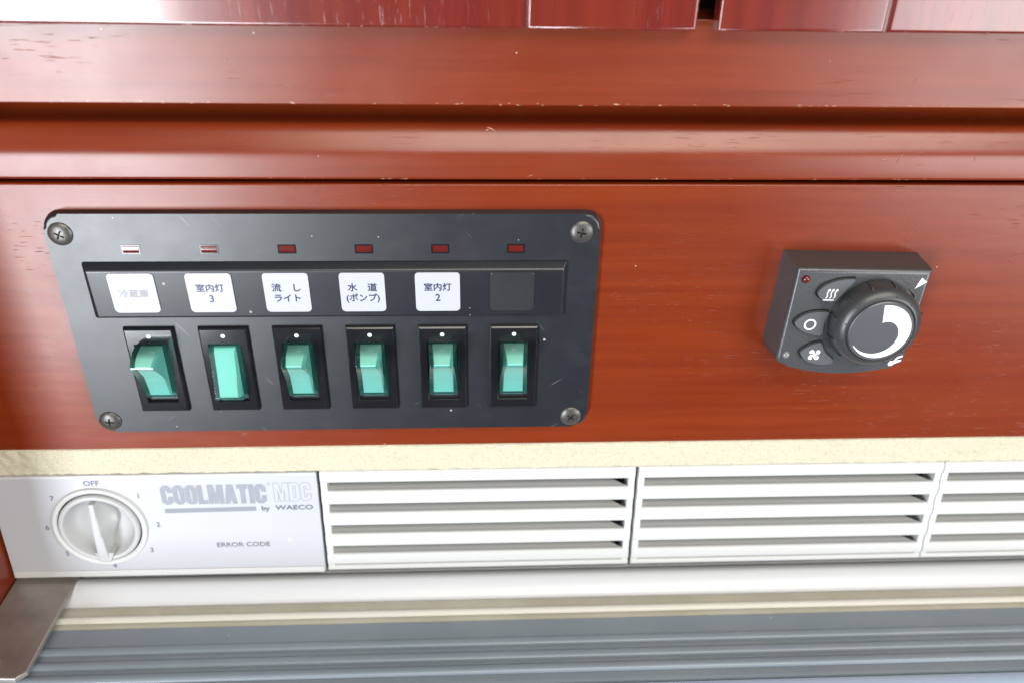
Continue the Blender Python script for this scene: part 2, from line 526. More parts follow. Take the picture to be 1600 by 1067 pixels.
def mould_y(z):
    pts = [(4.4, -64.8), (3.5, -65.6), (2.7, -66.8), (1.95, -68.3), (1.2, -69.8), (0.6, -71.0), (0.22, -72.2), (0.05, -73.6), (0.0, -76.0), (0.0, -78.6)]
    for (a, b), (c, d) in zip(pts[:-1], pts[1:]):
        if d <= z <= b: return a+(c-a)*(b-z)/(b-d)
    return 0.0
for x, z, L, a, w in ((6.5, -66.3, 4.5, -0.5, 0.5), (4.8, -66.0, 1.6, 0.3, 0.35), (64, -73.2, 3.4, 1.5, 0.45), (123, -72.6, 3.4, 1.0, 0.35), (118.5, -73.2, 1.4, 0.1, 0.4), (17, -78.2, 3.0, 0.4, 0.22), (145, -72.8, 1.2, 1.5, 0.3), (108, -71.2, 1.5, 1.4, 0.35)):
    scuff(mould, x, z, mould_y, L, a, w)
for x, z, L, a, w in ((98.5, -51.0, 1.1, 1.4, 0.4), (62.5, -56.0, 0.9, 1.5, 0.35), (-62, -46, 0.8, 1.2, 0.25), (120, -50, 0.9, 0.8, 0.25)):
    scuff(rail, x, z, -3.0, L, a, w)

# wide board carrying the switch panel
bm = bmesh.new(); bm_box(bm, XL, XR, 0, 16, -172.3, -80.45); bev(bm, 0.6, 3)
board = tag(finish('front_board', bm, 'wood_board', smooth=40), kind='structure')
# dark carcass behind all joints
tag(box('cabinet_back', XL, XR, 16.5, 22, -330, 70, 'dark', bevel=0), kind='structure')
# side panel closing the fridge niche on the left
bm = bmesh.new(); bm_box(bm, -181, -163.3, -55, 22, -330, 70); bev(bm, 1.0, 2)
tag(finish('side_panel', bm, 'wood_side', smooth=40), kind='structure')

# ------------------------------------------------------------------ cabinet doors
DF, DB, DZ = -8.2, -3.3, -37.2

def door(name, label, spans, z_top=70):
    root = thing(name, label, 'cabinet door', ((spans[0][0]+spans[-1][1])/2, -5, DZ), 'doors above the rail')
    for x0, x1, kind, up in spans:
        bm = bmesh.new(); bm_box(bm, x0, x1, DF+up, DB, DZ, z_top)
        fe = [e for e in bm.edges if all(abs(v.co.y-(DF+up)) < 1e-4 for v in e.verts)]
        bev(bm, 0.9, 3, fe)
        finish(kind, bm, 'wood_door', root, smooth=40)
    box('groove_fillet', spans[0][1]-0.2, spans[1][0]+0.2, DF+1.0, DB, DZ+0.3, z_top-1, 'wood_door', root, bevel=0)
    # the core board the planks are fixed to
    box('door_core', spans[0][0]+1.5, spans[-1][1]-1.5, DB+0.05, DB+0.25, DZ+0.6, z_top-1, 'wood_door', root, bevel=0)
    return root
door('cabinet_door', 'mahogany cabinet door left of the dark gap, glaring white at its far end',
     [(-162, 13.4, 'plank', 0.0), (14.4, 57.3, 'stile', -0.25)])
door('cabinet_door', 'mahogany cabinet door right of the dark gap',
     [(62.6, 105.6, 'stile', -0.25), (106.6, 318, 'plank', 0.0)])

# ================================================================== SWITCH PANEL
PX0, PX1, PZ0, PZ1 = -120.3, 37.9, -163.3, -88.4
PF = -2.6
sw = thing('switch_panel', 'black six-rocker switch panel screwed to the red wooden board', 'switch panel', (-41, 0, PZ0))
prism('faceplate', rrect(PX0, PX1, PZ0, PZ1, 5.0, 8), PF, -0.02, 'plate', sw, bevel=1.0, seg=4, draft=0.35)
# shallow field inside the raised rim
LX = [-97.4+22.12*k for k in range(6)]

def screw_mesh():
    bm = bmesh.new()
    n = 40
    prof = [(0.0, -1.15), (1.2, -1.12), (2.2, -0.98), (3.0, -0.70), (3.42, -0.35), (3.5, 0.0)]
    prev = None
    for r, y in prof:
        ring = [bm.verts.new((0, y, 0))] if r == 0 else [bm.verts.new((r*math.cos(2*math.pi*k/n), y, r*math.sin(2*math.pi*k/n))) for k in range(n)]
        if prev:
            for k in range(n):
                j = (k+1) % n
                if len(prev) == 1: bm.faces.new((prev[0], ring[k], ring[j]))
                else: bm.faces.new((prev[k], ring[k], ring[j], prev[j]))
        prev = ring
    bm.faces.new(prev)
    bmesh.ops.recalc_face_normals(bm, faces=bm.faces[:])
    me = bpy.data.meshes.new("screw_head"); bm.to_mesh(me); bm.free()
    a = bpy.data.objects.new("tmp_a", me); S.collection.objects.link(a)
    # tapered cross cutter
    bm = bmesh.new()
    w, L = 0.34, 1.75
    out = [(w, w), (w, L), (-w, L), (-w, w), (-L, w), (-L, -w), (-w, -w), (-w, -L), (w, -L), (w, -w), (L, -w), (L, w)]
    f = [bm.verts.new((x*1.1, -2.0, z*1.1)) for x, z in out]; b = [bm.verts.new((x*0.55, -0.15, z*0.55)) for x, z in out]
    bm.faces.new(f); bm.faces.new(b[::-1])
    for i in range(12):
        bm.faces.new((f[i], b[i], b[(i+1) % 12], f[(i+1) % 12]))
    bmesh.ops.recalc_face_normals(bm, faces=bm.faces[:])
    mc = bpy.data.meshes.new("cut"); bm.to_mesh(mc); bm.free()
    c = bpy.data.objects.new("tmp_c", mc); S.collection.objects.link(c)
    md = a.modifiers.new("b", 'BOOLEAN'); md.operation = 'DIFFERENCE'; md.object = c; md.solver = 'EXACT'
    dg = bpy.context.evaluated_depsgraph_get()
    res = bpy.data.meshes.new_from_object(a.evaluated_get(dg))
    bpy.data.objects.remove(a); bpy.data.objects.remove(c)
    return res
SCREW = screw_mesh()
for (x, z, rot) in ((-115.9, -94.4, 28), (32.2, -94.0, 12), (32.4, -159.0, 40), (-116.1, -158.8, 5)):
    bm = bmesh.new(); bm.from_mesh(SCREW)
    bmesh.ops.rotate(bm, verts=bm.verts[:], cent=(0, 0, 0), matrix=Matrix.Rotation(math.radians(rot), 3, 'Y'))
    bmesh.ops.translate(bm, verts=bm.verts[:], vec=(x, PF+0.02, z))
    finish('screw', bm, 'screw', sw, smooth=30, recalc=False)

for x in LX:                              # indicator windows above the labels
    fr = bmesh.new()
    o4 = [(x-2.6, -100.6), (x+2.6, -100.6), (x+2.6, -97.8), (x-2.6, -97.8)]
    i4 = [(x-2.25, -100.25), (x+2.25, -100.25), (x+2.25, -98.15), (x-2.25, -98.15)]
    rows = [[fr.verts.new((a, PF+0.01, b)) for a, b in o4], [fr.verts.new((a, PF-0.12, b)) for a, b in o4], [fr.verts.new((a, PF-0.12, b)) for a, b in i4], [fr.verts.new((a, PF+0.01, b)) for a, b in i4]]
    for r0, r1 in zip(rows[:-1], rows[1:]):
        for k in range(4):
            fr.faces.new((r0[k], r0[(k+1) % 4], r1[(k+1) % 4], r1[k]))
    w = finish('indicator_window', fr, 'gloss_black', sw)
    prof = [(PF-0.02, -100.2), (PF-0.16, -99.8), (PF-0.2, -99.2), (PF-0.16, -98.6), (PF-0.02, -98.2)]
    extrude_x('red_lens', prof+[(PF+0.02, -98.2), (PF+0.02, -100.2)], x-2.2, x+2.2, 'red_lens', w)

# raised label strip
SF = -5.0
bm = bmesh.new()
b8 = [(-112.4, PF+0.01, -121.4), (29.0, PF+0.01, -121.4), (29.0, PF+0.01, -102.8), (-112.4, PF+0.01, -102.8)]
f8 = [(-110.9, SF+0.8, -120.6), (27.4, SF+0.8, -120.6), (27.4, SF, -105.0), (-110.9, SF, -105.0)]
vb = [bm.verts.new(p) for p in b8]; vf = [bm.verts.new(p) for p in f8]
bm.faces.new(vf); bm.faces.new(vb[::-1])
for k in range(4):
    bm.faces.new((vf[k], vb[k], vb[(k+1) % 4], vf[(k+1) % 4]))
bev(bm, 0.55, 3)
strip = finish('label_strip', bm, 'strip', sw, smooth=30)

tl = math.atan2(0.8, 15.6)                # the strip's face leans back a little towards its bottom
def on_strip(x, y, z):                    # y: outwards negative from the face, z measured down from -105
    d = z+105.0
    return (x, SF - d*math.tan(tl) + y, z)
LBL = [("冷蔵庫", None, 'ink_glare'), ("室内灯", "3", 'ink_half_glare'), ("流　し", "ライト", 'ink'), ("水　道", "(ポンプ)", 'ink'), ("室内灯", "2", 'ink'), (None, None, None)]
for x, (l1, l2, ink) in zip(LX, LBL):
    xx = x-1.0
    blank = l1 is None
    lb = prism('label_plate', rrect(xx-6.6, xx+6.6, -118.6, -105.6, 1.1, 5), -0.4 if not blank else -0.34, 0.02, 'blank' if blank else 'white_label', sw, bevel=0.14 if not blank else 0.26, seg=2, xf=on_strip)
    if blank:
        lb['label'] = 'blank black label plate'
        continue
    yt = -0.43
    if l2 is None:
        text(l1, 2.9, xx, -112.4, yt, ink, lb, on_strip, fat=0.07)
    else:
        text(l1, 2.9 if l1 != "室内灯" else 2.75, xx, -110.6, yt, ink, lb, on_strip, fat=0.07)
        text(l2, 2.9 if len(l2) > 1 else 3.3, xx, -114.1, yt, ink, lb, on_strip, xs=0.95, fat=0.07)

# rocker switches
BF = PF-1.5
def bezel(x):
    bm = bmesh.new()
    x0, x1, z0, z1 = x-7.25, x+7.25, -154.4, -124.6
    hx0, hx1, hz0, hz1 = x-4.75, x+4.55, -150.9, -130.0
    loops = []
    for (a0, a1, c0, c1, y) in ((x0-0.25, x1+0.25, z0-0.25, z1+0.25, PF+0.01), (x0, x1, z0, z1, BF+0.3), (x0+0.45, x1-0.45, z0+0.45, z1-0.45, BF),
                                (hx0-0.25, hx1+0.25, hz0-0.25, hz1+0.25, BF), (hx0, hx1, hz0, hz1, BF+0.25), (hx0, hx1, hz0, hz1, PF+0.02)):
        loops.append([bm.verts.new(p) for p in ((a0, y, c0), (a1, y, c0), (a1, y, c1), (a0, y, c1))])
    for r0, r1 in zip(loops[:-1], loops[1:]):
        for k in range(4):
            bm.faces.new((r0[k], r0[(k+1) % 4], r1[(k+1) % 4], r1[k]))
    bm.faces.new(loops[-1])
    return finish('switch_bezel', bm, 'gloss_black', sw, smooth=20)

def rocker(x, bz, pressed):
    xc = x-0.1
    zt, zb = -130.2, -148.6
    if not pressed:       # lower end pushed in, upper end standing out
        prof = [(zt, BF+0.6), (zt-0.05, -8.0), (zt-0.4, -10.3), (zt-1.2, -12.3), (zt-2.2, -13.3), (zt-2.75, -13.4), (-140.2, -7.4), (zb+0.7, -5.3), (zb+0.15, -4.9), (zb, BF+0.6)]
    else:
        prof = [(zt, BF+0.6), (zt-0.1, -4.9), (zt-0.4, -5.3), (zt-1.5, -6.1), (-138.6, -7.0), (-146.6, -8.7), (-147.3, -8.5), (-148.3, -6.6), (zb-0.8, BF+0.6)]
    def body(name, w, inset, mat, parent, edge):
        bm = bmesh.new()
        # pull the profile inwards for the core
        pr = [(z+(inset if i >= len(prof)/2 else -inset)*0.9, y+inset if y < BF else y) for i, (z, y) in enumerate(prof)]
        tp = lambda y: w-0.10*max(0.0, BF-y)
        L = [bm.verts.new((xc-tp(y), y, z)) for z, y in pr]; R_ = [bm.verts.new((xc+tp(y), y, z)) for z, y in pr]
        n = len(pr)
        fl = bm.faces.new(L); fr = bm.faces.new(R_[::-1])
        strip_f = []
        for i in range(n):
            f = bm.faces.new((L[i], L[(i+1) % n], R_[(i+1) % n], R_[i])); strip_f.append(f)
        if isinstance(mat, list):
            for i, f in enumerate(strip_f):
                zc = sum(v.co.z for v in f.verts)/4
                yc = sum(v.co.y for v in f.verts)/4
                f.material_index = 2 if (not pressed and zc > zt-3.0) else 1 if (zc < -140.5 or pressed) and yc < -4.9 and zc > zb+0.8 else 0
        if edge:
            es = [e for e in list(fl.edges)+list(fr.edges) if all(v.co.y < BF for v in e.verts)]
            bev(bm, edge, 2, es)
        return finish(name, bm, mat, parent, smooth=30)
    body('rocker', 4.5, 0.0, 'green_clear', bz, 0.3)
    c = body('rocker_core', 3.15, 0.6, ['green_core', 'green_grid', 'green_end_lit'], bz, 0.0)
    return c
for i, x in enumerate(LX):
    bz = bezel(x)
    lathe('white_dot', [(0.0, BF-0.04), (0.62, BF-0.04), (0.66, BF+0.01)], x-0.1, -127.1, 'white_print', bz, n=20)
    rocker(x, bz, i == 1)

# ================================================================== HEATER CONTROLLER
ht = thing('heater_controller', 'small charcoal heater control box with round dial, right of the switch panel', 'heater control', (114.5, 0, -137))
HF = -12.0
ROT = math.radians(-1.3)
def on_heat(x, y, z):
    dx, dz = x-114.5, z+118
    return (114.5+dx*math.cos(ROT)-dz*math.sin(ROT), y, -118+dx*math.sin(ROT)+dz*math.cos(ROT))
def arc_pts(x0, x1, z, sag, n):
    return [(x0+(x1-x0)*k/n, z-sag*(1-(2*k/n-1)**2)) for k in range(n+1)]
outl = [(134.8, -101.9), (94.3, -101.9)] + [(93.9, -132.0), (94.3, -133.2)] + arc_pts(95.2, 133.6, -134.2, 3.2, 14) + [(134.6, -133.6)]
prism('housing', outl, HF, -0.02, 'heater', ht, bevel=1.5, seg=4, draft=0.5, xf=on_heat)

def blob(name, pts, yf, yb, mat, parent, bevel):
    # smooth closed outline through the points
    n = len(pts); res = []
    for i in range(n):
        p0, p1, p2, p3 = (Vector(pts[(i+k-1) % n]) for k in range(4))
        for s in range(6):
            t = s/6
            res.append(tuple(0.5*((2*p1)+(p2-p0)*t+(2*p0-5*p1+4*p2-p3)*t*t+(3*p1-p0-3*p2+p3)*t**3)))
    return prism(name, res, yf, yb, mat, parent, bevel=bevel, seg=3, xf=on_heat)
# dark wells and buttons
KC = (119.9, -118.3)
def button(pts):
    cx = sum(p[0] for p in pts)/len(pts); cz = sum(p[1] for p in pts)/len(pts)
    b = blob('button', pts, HF-1.25, HF+0.2, 'button', ht, 0.4)
    big = [(cx+(x-cx)*1.08, cz+(z-cz)*1.10) for x, z in pts]
    blob('button_well', big, HF-0.06, HF+0.3, 'dark', b, 0.0)
    return b
b1 = button([(101.4, -109.4), (103.0, -106.8), (107.0, -105.0), (111.3, -104.6), (111.2, -105.6), (109.2, -108.6), (107.6, -111.2), (106.0, -112.2), (103.2, -111.4)])
b2 = button([(96.6, -119.2), (98.6, -116.8), (101.8, -115.6), (105.9, -115.6), (105.9, -116.6), (105.5, -119.4), (105.8, -123.0), (104.4, -123.4), (100.6, -122.4), (98.0, -121.0)])
b3 = button([(100.6, -129.2), (103.0, -127.0), (105.9, -125.9), (106.6, -126.6), (108.4, -129.4), (111.3, -132.0), (110.6, -133.2), (107.6, -133.6), (103.6, -132.6), (101.4, -131.0)])
IY = HF-1.30
# heat symbol: three wavy arrows over a bar
q = []
for k in range(3):
    x0 = 103.95+1.15*k
    path = []
    for s in range(13):
        t = s/12
        path.append((x0+0.6*t+0.22*math.sin(t*2*math.pi), -110.9+2.5*t))
    for a, b in zip(path[:-1], path[1:]):
        q.append([(a[0]-0.17, a[1]), (a[0]+0.17, a[1]), (b[0]+0.17, b[1]), (b[0]-0.17, b[1])])
    tx, tz = path[-1]
    q.append([(tx-0.5, tz+0.005), (tx+0.5, tz+0.005), (tx+0.08, tz+0.75)])
q.append([(103.3, -111.55), (106.6, -111.55), (106.6, -111.25), (103.3, -111.25)])
flat('heat_symbol', q, IY, 'white_print', b1, on_heat)
def ring_quads(cx, cz, r0, r1, a0=0, a1=360, n=36):
    out = []
    for k in range(n):
        a = math.radians(a0+(a1-a0)*k/n); b = math.radians(a0+(a1-a0)*(k+1)/n)
        out.append([(cx+r0*math.cos(a), cz+r0*math.sin(a)), (cx+r1*math.cos(a), cz+r1*math.sin(a)), (cx+r1*math.cos(b), cz+r1*math.sin(b)), (cx+r0*math.cos(b), cz+r0*math.sin(b))])
    return out
flat('off_symbol', ring_quads(101.3, -119.7, 1.35, 1.85), IY, 'white_print', b2, on_heat)
fan = []
for k in range(4):
    a = math.radians(90*k+20)
    pts = []
    for (r, da) in ((0.45, -28), (1.2, -18), (1.95, 4), (2.15, 26), (1.85, 48), (1.3, 52), (0.9, 36), (0.45, 40)):
        pts.append((104.9+r*math.cos(a+math.radians(da)), -130.1+r*math.sin(a+math.radians(da))))
    fan.append(pts)
fan.append([(104.9+0.42*math.cos(t*math.pi/6), -130.1+0.42*math.sin(t*math.pi/6)) for t in range(12)])
flat('fan_symbol', fan, IY, 'white_print', b3, on_heat)
lathe('red_lamp', [(0, HF-1.0), (0.7, HF-0.85), (1.15, HF-0.4), (1.3, HF+0.1)], 97.3, -105.3, 'red_lens', ht, on_heat, n=24)
lathe('clear_sensor', [(0, HF-0.7), (0.6, HF-0.6), (1.0, HF-0.3), (1.15, HF+0.1)], 96.7, -131.0, 'clear_lens', ht, on_heat, n=24)
# pointer triangle and zigzag mark printed on the face
flat('pointer_mark', [[(132.0, -104.3), (133.9, -105.6), (130.7, -108.0)]], HF-0.05, 'white_print', ht, on_heat)
zz = [[(129.6, -133.9), (130.2, -132.6), (131.0, -132.9), (132.0, -131.2), (133.6, -130.6), (133.7, -131.2), (132.4, -131.8), (131.9, -132.6), (133.5, -132.2), (133.6, -132.8), (132.0, -133.5), (130.9, -134.4), (130.2, -134.5)]]
flat('wave_mark', zz, HF-0.05, 'white_print', ht, on_heat)
# dial with thumb ridges
dial = lathe('dial', [(13.0, HF+0.1), (13.25, HF-0.6), (13.3, -15.2), (12.9, -17.2), (12.1, -18.4), (10.9, -19.2), (10.3, -19.3), (10.0, -18.9), (9.7, -18.9), (0, -18.9)], *KC, 'dial', ht, None, n=96)
cap = lathe('dial_cap', [(9.72, -18.8), (9.7, -19.6), (9.4, -19.85), (0, -19.9)], *KC, 'dial_cap', dial, None, n=96)
n = 60; sw_q = []
def sp(t):
    a = math.radians(97-250*t)
    return a, 8.75, 8.75-5.7*(1-t)**0.95
for k in range(n):
    a, ro, ri = sp(k/n); b, so, si = sp((k+1)/n)
    sw_q.append([(KC[0]+ri*math.cos(a), KC[1]+ri*math.sin(a)), (KC[0]+ro*math.cos(a), KC[1]+ro*math.sin(a)), (KC[0]+so*math.cos(b), KC[1]+so*math.sin(b)), (KC[0]+si*math.cos(b), KC[1]+si*math.sin(b))])
flat('level_symbol', sw_q[:-1], -19.95, 'white_print', dial, None)
for k in range(12):
    a = 2*math.pi*k/12+0.2
    bm = bmesh.new(); bm_box(bm, 10.9, 13.55, -18.5, -13.2, -0.16, 0.16)
    for v in bm.verts:                      # follow the shoulder of the dial
        if v.co.x < 11: v.co.y = -19.35 if v.co.y < -16 else v.co.y
        elif v.co.y < -16: v.co.y = -16.6
    bmesh.ops.rotate(bm, verts=bm.verts[:], cent=(0, 0, 0), matrix=Matrix.Rotation(a, 3, 'Y'))
    bmesh.ops.translate(bm, verts=bm.verts[:], vec=(KC[0], 0, KC[1]))
    finish('thumb_ridge', bm, 'dial', dial)

# ================================================================== FOAM STRIP
bm = bmesh.new()
nx, nz = 700, 14
grid = []
for i in range(nx+1):
    x = XL+(XR-XL)*i/nx
    col = []
    for j in range(nz+1):
        t = j/nz
        z = -172.0 - 9.6*t
        y = -0.5 - 0.9*t + 0.5*noise.noise(Vector((x*0.35, z*0.5, 1))) + 0.35*noise.noise(Vector((x*1.3, z*1.3, 4)))
        z += (0.35*noise.noise(Vector((x*0.25, 3.0, 0)))+0.25*noise.noise(Vector((x*1.1, 9.0, 0))))*t
        col.append(bm.verts.new((x, y, z)))
    grid.append(col)
for i in range(nx):
    for j in range(nz):
        bm.faces.new((grid[i][j], grid[i][j+1], grid[i+1][j+1], grid[i+1][j]))
ext = [[bm.verts.new((XL, 14, -172.0)), bm.verts.new((XR, 14, -172.0))], [bm.verts.new((XL, 14, -181.4)), bm.verts.new((XR, 14, -181.4))]]
bm.faces.new([grid[i][0] for i in range(nx+1)]+[ext[0][1], ext[0][0]])
bm.faces.new([grid[i][nz] for i in range(nx, -1, -1)]+[ext[1][0], ext[1][1]])
tag(finish('foam_strip', bm, 'foam', smooth=180), 'strip of cream foam packed between the wooden board and the fridge', 'foam strip')

# ================================================================== FRIDGE
TF = math.radians(5.1); FY, FZ = -2.0, -181.5
def on_f(x, y, z):       # the fascia leans back: z runs down its face from 0, y outwards negative
    return (x, FY + z*math.sin(TF) + y*math.cos(TF), FZ + z*math.cos(TF) - y*math.sin(TF))
fr = thing('fridge', 'built-in fridge front with pale control panel, louvred vents and slate door top', 'fridge', (80, 0, -330))
# body behind the fascia
box('body', -162.6, 318, 4.5, 16, -300, -183.8, 'dark', fr, bevel=0)

# --- control panel
SB = -42.6
KX, KZ = -128.6, -21.0
bm = bmesh.new()
rv = [bm.verts.new((x, 0, z)) for x, z in rrect(-162.4, -53.2, SB, 0, 0.6, 3)]
cv = [bm.verts.new((KX+14.3*math.cos(2*math.pi*k/64), 0, KZ+14.3*math.sin(2*math.pi*k/64))) for k in range(64)]
ed = [bm.edges.new((l[k], l[(k+1) % len(l)])) for l in (rv, cv) for k in range(len(l))]
bmesh.ops.triangle_fill(bm, use_beauty=True, edges=ed)
ex = bmesh.ops.extrude_face_region(bm, geom=bm.faces[:])
bmesh.ops.translate(bm, verts=[v for v in ex['geom'] if isinstance(v, bmesh.types.BMVert)], vec=(0, 6, 0))
cp = finish('control_panel', bm, 'fridge_panel', fr, on_f, smooth=30)
box('lower_lip', -162.2, -53.6, -0.5, 0.3, SB+0.1, SB+2.6, 'fridge_white', cp, bevel=0.25, xf=on_f)
box('upper_lip', -162.2, -53.6, -0.25, 0.3, -1.1, -0.15, 'fridge_white', cp, bevel=0.12, xf=on_f)
PY = -0.05
lathe('knob_ring', [(14.0, 3.0), (14.1, -0.6), (14.6, -1.1), (15.2, -1.3), (15.8, -1.0), (16.1, 0.05)], KX, KZ, 'fridge_white', cp, on_f, n=72)
lathe('knob_well', [(0, 5.6), (14.2, 5.6), (14.2, 5.9)], KX, KZ, 'dark', cp, on_f, n=48)
kb = lathe('control_knob', [(13.5, 4.5), (13.55, -1.2), (13.2, -1.7), (12.6, -1.9), (12.0, -1.7), (11.5, -1.0), (11.0, 0.8), (10.0, 2.6), (8.4, 3.6), (5.0, 4.0), (0, 4.1)], KX, KZ, 'knob', fr, on_f, n=72)
# grip fin with swollen right flank
bm = bmesh.new()
secs = []
for t in [k/40 for k in range(41)]:
    z = KZ+11.2-22.2*t
    hgt = -3.2-0.4*math.sin(math.pi*t)
    sw_ = 0.6+3.6*math.exp(-((t-0.40)/0.27)**2)
    rw = 1.0+0.7*t
    secs.append([bm.verts.new(p) for p in ((KX-rw-0.35, 4.2, z), (KX-rw, hgt+0.35, z), (KX-rw*0.6, hgt, z), (KX+rw*0.6, hgt, z), (KX+rw, hgt+0.4, z), (KX+rw+sw_*0.4, 0.6, z), (KX+rw+sw_*0.9, 2.2, z), (KX+rw+sw_, 4.2, z))])
for a, b in zip(secs[:-1], secs[1:]):
    for k in range(7):
        bm.faces.new((a[k], a[k+1], b[k+1], b[k]))
bm.faces.new(secs[0]); bm.faces.new(secs[-1][::-1])
finish('grip_fin', bm, 'knob', kb, on_f, smooth=40)
prism('pointer', [(KX-3.0, KZ-9.6), (KX+3.6, KZ-9.6), (KX+2.0, KZ-13.5), (KX-1.4, KZ-13.5)], -2.5, 2.5, 'knob', kb, bevel=0.3, xf=on_f)
# dial scale
for s, x, z in (("OFF", -128.4, -3.25), ("1", -113.7, -8.6), ("2", -109.0, -20.7), ("3", -112.9, -31.6), ("4", -126.9, -38.2), ("5", -142.1, -32.5), ("6", -146.6, -21.2), ("7", -142.5, -9.1)):
    text(s, 2.9 if s == "OFF" else 2.7, x, z, PY, 'print_dark', cp, on_f, xs=1.05, fat=0.05, name='dial_lettering')
# COOLMATIC MDC block letters (10 high)
def ch(w, h=10, c=1.4, x=0, y=0):   # octagon-cornered block
    return [(x+c, y), (x+w-c, y), (x+w, y+c), (x+w, y+h-c), (x+w-c, y+h), (x+c, y+h), (x, y+h-c), (x, y+c)]
C_ = (4.8, [[(1.4, 0), (3.4, 0), (4.8, 1.4), (4.8, 4.0), (2.9, 4.0), (2.9, 2.1), (1.9, 2.1), (1.9, 7.9), (2.9, 7.9), (2.9, 6.3), (4.8, 6.3), (4.8, 8.6), (3.4, 10), (1.4, 10), (0, 8.6), (0, 1.4)]])
O_ = (4.8, [ch(4.8), ch(1.0, 6.2, 0.3, 1.9, 1.9)])
L_ = (4.0, [[(0, 0), (4.0, 0), (4.0, 2.0), (2.0, 2.0), (2.0, 10), (0, 10)]])
M_ = (6.6, [[(0, 0), (1.8, 0), (1.8, 6.0), (2.6, 0), (4.0, 0), (4.8, 6.0), (4.8, 0), (6.6, 0), (6.6, 10), (4.2, 10), (3.3, 4.2), (2.4, 10), (0, 10)]])
A_ = (5.2, [[(0, 0), (1.9, 0), (2.1, 1.8), (3.1, 1.8), (3.3, 0), (5.2, 0), (3.9, 10), (1.3, 10)], [(2.25, 3.6), (2.95, 3.6), (2.6, 7.4)]])
T_ = (4.6, [[(1.3, 0), (3.3, 0), (3.3, 8.0), (4.6, 8.0), (4.6, 10), (0, 10), (0, 8.0), (1.3, 8.0)]])
I_ = (2.0, [[(0, 0), (2.0, 0), (2.0, 10), (0, 10)]])
D_ = (4.9, [[(0, 0), (3.4, 0), (4.9, 1.5), (4.9, 8.5), (3.4, 10), (0, 10)], [(1.95, 2.0), (2.95, 2.0), (2.95, 8.0), (1.95, 8.0)]])
word = [C_, O_, O_, L_, M_, A_, T_, I_, C_]
LH = 7.6
wsum = sum(g[0] for g in word)
gapw = (35.2/(LH/10)-wsum)/(len(word)-1)
def outline(glyphs, x, z, y, h, wd, mat, gap):
    """thin drawn outline round each block letter"""
    k = h/10.0; px = 0.0; quads = []
    for w, loops in glyphs:
        for lp in loops:
            n = len(lp)
            for i in range(n):
                a = Vector((x+(px+lp[i][0])*k, z+lp[i][1]*k)); b = Vector((x+(px+lp[(i+1) % n][0])*k, z+lp[(i+1) % n][1]*k))
                d = (b-a).normalized(); nn = Vector((-d.y, d.x))*wd/2; a2 = a-d*wd*0.45; b2 = b+d*wd*0.45
                quads.append([tuple(a2-nn), tuple(b2-nn), tuple(b2+nn), tuple(a2+nn)])
        px += w+gap
    bm = bmesh.new()
    for i, q in enumerate(quads):
        ar = sum(q[m][0]*q[(m+1) % 4][1]-q[(m+1) % 4][0]*q[m][1] for m in range(4))
        if ar < 0: q = q[::-1]
        bm.faces.new([bm.verts.new((p[0], y-0.004*(i % 3), p[1])) for p in q])
    return finish('letter_outline', bm, mat, cp, on_f, recalc=False)
poly_letters(word, -106.0, -12.2, PY, LH, 'hatch', cp, on_f, gap=gapw)
outline(word, -106.0, -12.2, PY-0.03, LH, 0.22, 'print_grey', gapw)
w2 = [M_, D_, C_]
gap2 = (12.6/(LH/10)-sum(g[0] for g in w2))/2
outline(w2, -68.1, -11.7, PY, LH, 0.22, 'print_light', gap2)
flat('print_bar', [[(-105.8, -15.9), (-74.8, -15.5), (-74.8, -13.7), (-105.8, -14.1)]], PY, 'print_grey', cp, on_f)
text("®", 1.5, -69.6, -4.6, PY, 'print_light', cp, on_f)
text("by", 2.6, -71.6, -14.6, PY, 'print_dark', cp, on_f, xs=1.15, fat=0.10)
text("WAECO", 2.6, -61.7, -14.4, PY, 'print_dark', cp, on_f, xs=1.33, fat=0.10)
text("ERROR CODE", 2.6, -81.0, -29.9, PY, 'print_dark', cp, on_f, xs=1.16, fat=0.05)
lathe('error_lamp', [(0, -0.25), (0.9, -0.2), (1.3, -0.05), (1.35, 0.1)], -64.4, -28.4, 'led_glow', cp, on_f, n=24)

